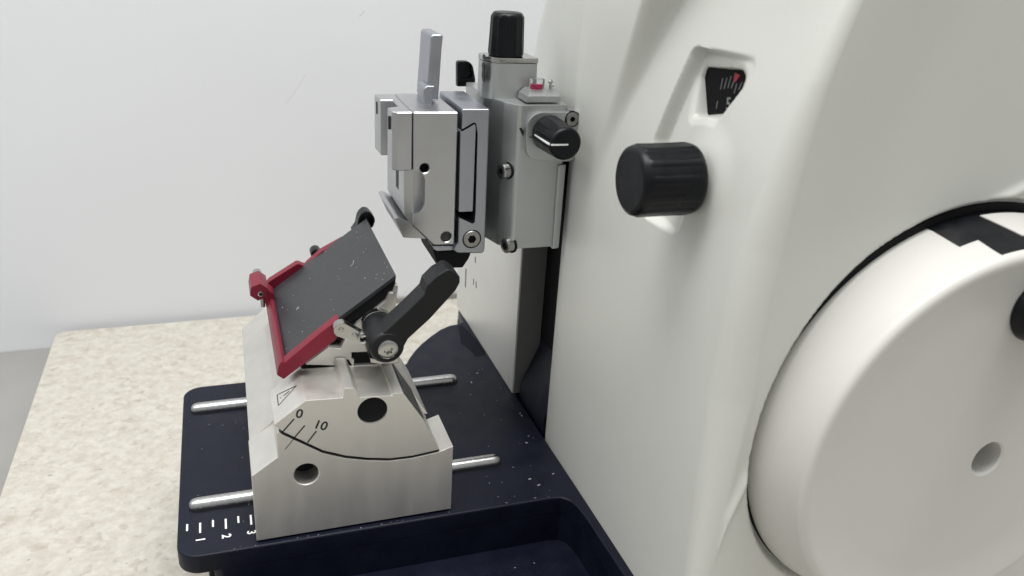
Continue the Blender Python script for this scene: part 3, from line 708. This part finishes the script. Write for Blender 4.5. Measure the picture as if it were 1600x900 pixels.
# ================================================================== paraffin crumbs
def flakes(name, pts, label):
    q = B()
    for (c, u, v, n_, a, L, W) in pts:
        d = u*math.cos(a)+v*math.sin(a); e_ = n_.cross(d)
        bm = bmesh.new()
        lo = [bm.verts.new(c+d*(sx*L/2)+e_*(sy*W/2)+n_*.01) for sx, sy in ((-1,-.6),(1,-1),(.8,1),(-1,.7))]
        hi = [bm.verts.new(v_.co+n_*(.12+.1*random.random())) for v_ in lo]
        bm.faces.new(hi); bm.faces.new(lo[::-1])
        for i in range(4): bm.faces.new((lo[i], lo[(i+1) % 4], hi[(i+1) % 4], hi[i]))
        q._add(bm, 0)
    o = q.build(name, 'wax'); o['kind'] = 'stuff'; o['label'] = label; o['category'] = 'wax crumbs'
    return o
Ux = Vector((dvx.x,0,dvx.y)); Vy = Vector((0,1,0)); Nn = Vector((nv.x,0,nv.y))
pts = []
for i in range(36):
    s_ = random.uniform(.03,.97); y = random.uniform(30, 96)
    c = Vector((lerp(P3[0],P1[0],s_), y, lerp(P3[1],P1[1],s_)))
    big = random.random() < .11
    pts.append((c, Ux, Vy, Nn, random.uniform(.2,1.3), random.uniform(1.2,2.2) if big else random.uniform(.25,.6), .35 if big else random.uniform(.2,.4)))
flakes('wax_crumbs', pts, 'tiny pale wax crumbs scattered on the dark grey pressure plate')
pts = []
for i in range(46):
    x, y = random.uniform(70,136), random.uniform(0,125)
    if i > 34: x, y = random.uniform(-27,0), random.uniform(2,125)
    pts.append((Vector((x,y,.02)), Vector((1,0,0)), Vy, Vector((0,0,1)), random.uniform(0,3), random.uniform(.2,.55), random.uniform(.15,.35)))
for x, y in [(126.45, 113.07), (120.36, 103.86), (136.24, 67.22), (136.33, 64.79), (133.4, 46.15), (130.45, 40.75), (134.05, 13.73), (121.97, 12.58), (124.41, 7.29)]:
    pts.append((Vector((x,y,.02)), Vector((1,0,0)), Vy, Vector((0,0,1)), random.uniform(0,3), random.uniform(.7,1.5), random.uniform(.3,.7)))
for i in range(20):  # worn front edge of the plate, drawn as thin pale flecks
    pts.append((Vector((random.uniform(-20,126), random.uniform(-1.7,-.8),.02)), Vector((1,0,0)), Vy, Vector((0,0,1)), random.uniform(-.3,.3), random.uniform(.2,1.0), random.uniform(.05,.11)))
for i in range(26):
    pts.append((Vector((random.uniform(25,128), random.uniform(-75,-14),-23.97)), Vector((1,0,0)), Vy, Vector((0,0,1)), random.uniform(0,3), random.uniform(.25,.7), random.uniform(.2,.4)))
flakes('wax_dust_and_wear', pts, 'fine pale wax dust and worn edge flecks over the navy base plate and tray')

# ================================================================== camera
cam = bpy.data.cameras.new('camera'); co = bpy.data.objects.new('camera', cam); col.objects.link(co)
cam.sensor_width = 36; cam.lens = 29.342313
cam.clip_start = .01; cam.clip_end = 30
R_ = Matrix([(0.945769, 0.077445, -0.315473), (-0.319725, 0.393592, -0.861894), (0.057419, 0.916017, 0.397008)])
R_.normalize()
co.matrix_world = Matrix.Translation(Vector((-0.58, -282.34, 233.53)) * S) @ R_.to_4x4()
cam.dof.use_dof = True; cam.dof.focus_distance = .365; cam.dof.aperture_fstop = 17
scene.camera = co

# ================================================================== light: ceiling panels of the room
def panel(x, y, z, sx, sy, power, colr=(1,.985,.96), aim=(60,40,60)):
    l = bpy.data.lights.new('ceiling_lamp', 'AREA'); l.shape = 'RECTANGLE'; l.size = sx; l.size_y = sy; l.energy = power; l.color = colr
    o = bpy.data.objects.new('ceiling_lamp', l); col.objects.link(o); o.location = (x*S, y*S, z*S)
    o.rotation_euler = (Vector(aim)*S-o.location).to_track_quat('-Z', 'Y').to_euler()
panel(0, -180, 1450, 1.3, .6, 21)
panel(-1100, 150, 1150, 1.2, .8, 4)
wd_ = bpy.data.worlds.new('World'); scene.world = wd_; wd_.use_nodes = True; nt = wd_.node_tree
bg = nt.nodes['Background']; tc = nt.nodes.new('ShaderNodeTexCoord'); sx_ = nt.nodes.new('ShaderNodeSeparateXYZ')
nt.links.new(tc.outputs['Generated'], sx_.inputs[0])
rp_ = nt.nodes.new('ShaderNodeValToRGB'); mr = nt.nodes.new('ShaderNodeMapRange'); mr.inputs['From Min'].default_value = -1
nt.links.new(sx_.outputs['Z'], mr.inputs['Value']); nt.links.new(mr.outputs['Result'], rp_.inputs['Fac'])
e0 = rp_.color_ramp.elements; e0[0].position = .30; e0[0].color = (.46,.44,.40,1); e0[1].position = .85; e0[1].color = (.74,.76,.765,1)
e = rp_.color_ramp.elements.new(.52); e.color = (.40,.40,.395,1)
fr_ = nt.nodes.new('ShaderNodeMapRange'); fr_.inputs['From Min'].default_value = -1; fr_.inputs['From Max'].default_value = .3   # the room is dimmer behind the photographer
fr_.inputs['To Min'].default_value = .76; fr_.inputs['To Max'].default_value = 1.0
nt.links.new(sx_.outputs['Y'], fr_.inputs['Value'])
mm = nt.nodes.new('ShaderNodeVectorMath'); mm.operation = 'SCALE'
nt.links.new(rp_.outputs['Color'], mm.inputs[0]); nt.links.new(fr_.outputs['Result'], mm.inputs['Scale'])
nt.links.new(mm.outputs['Vector'], bg.inputs['Color']); bg.inputs['Strength'].default_value = .90
scene.view_settings.view_transform = 'Standard'; scene.view_settings.look = 'None'; scene.view_settings.exposure = .38; scene.view_settings.gamma = 1
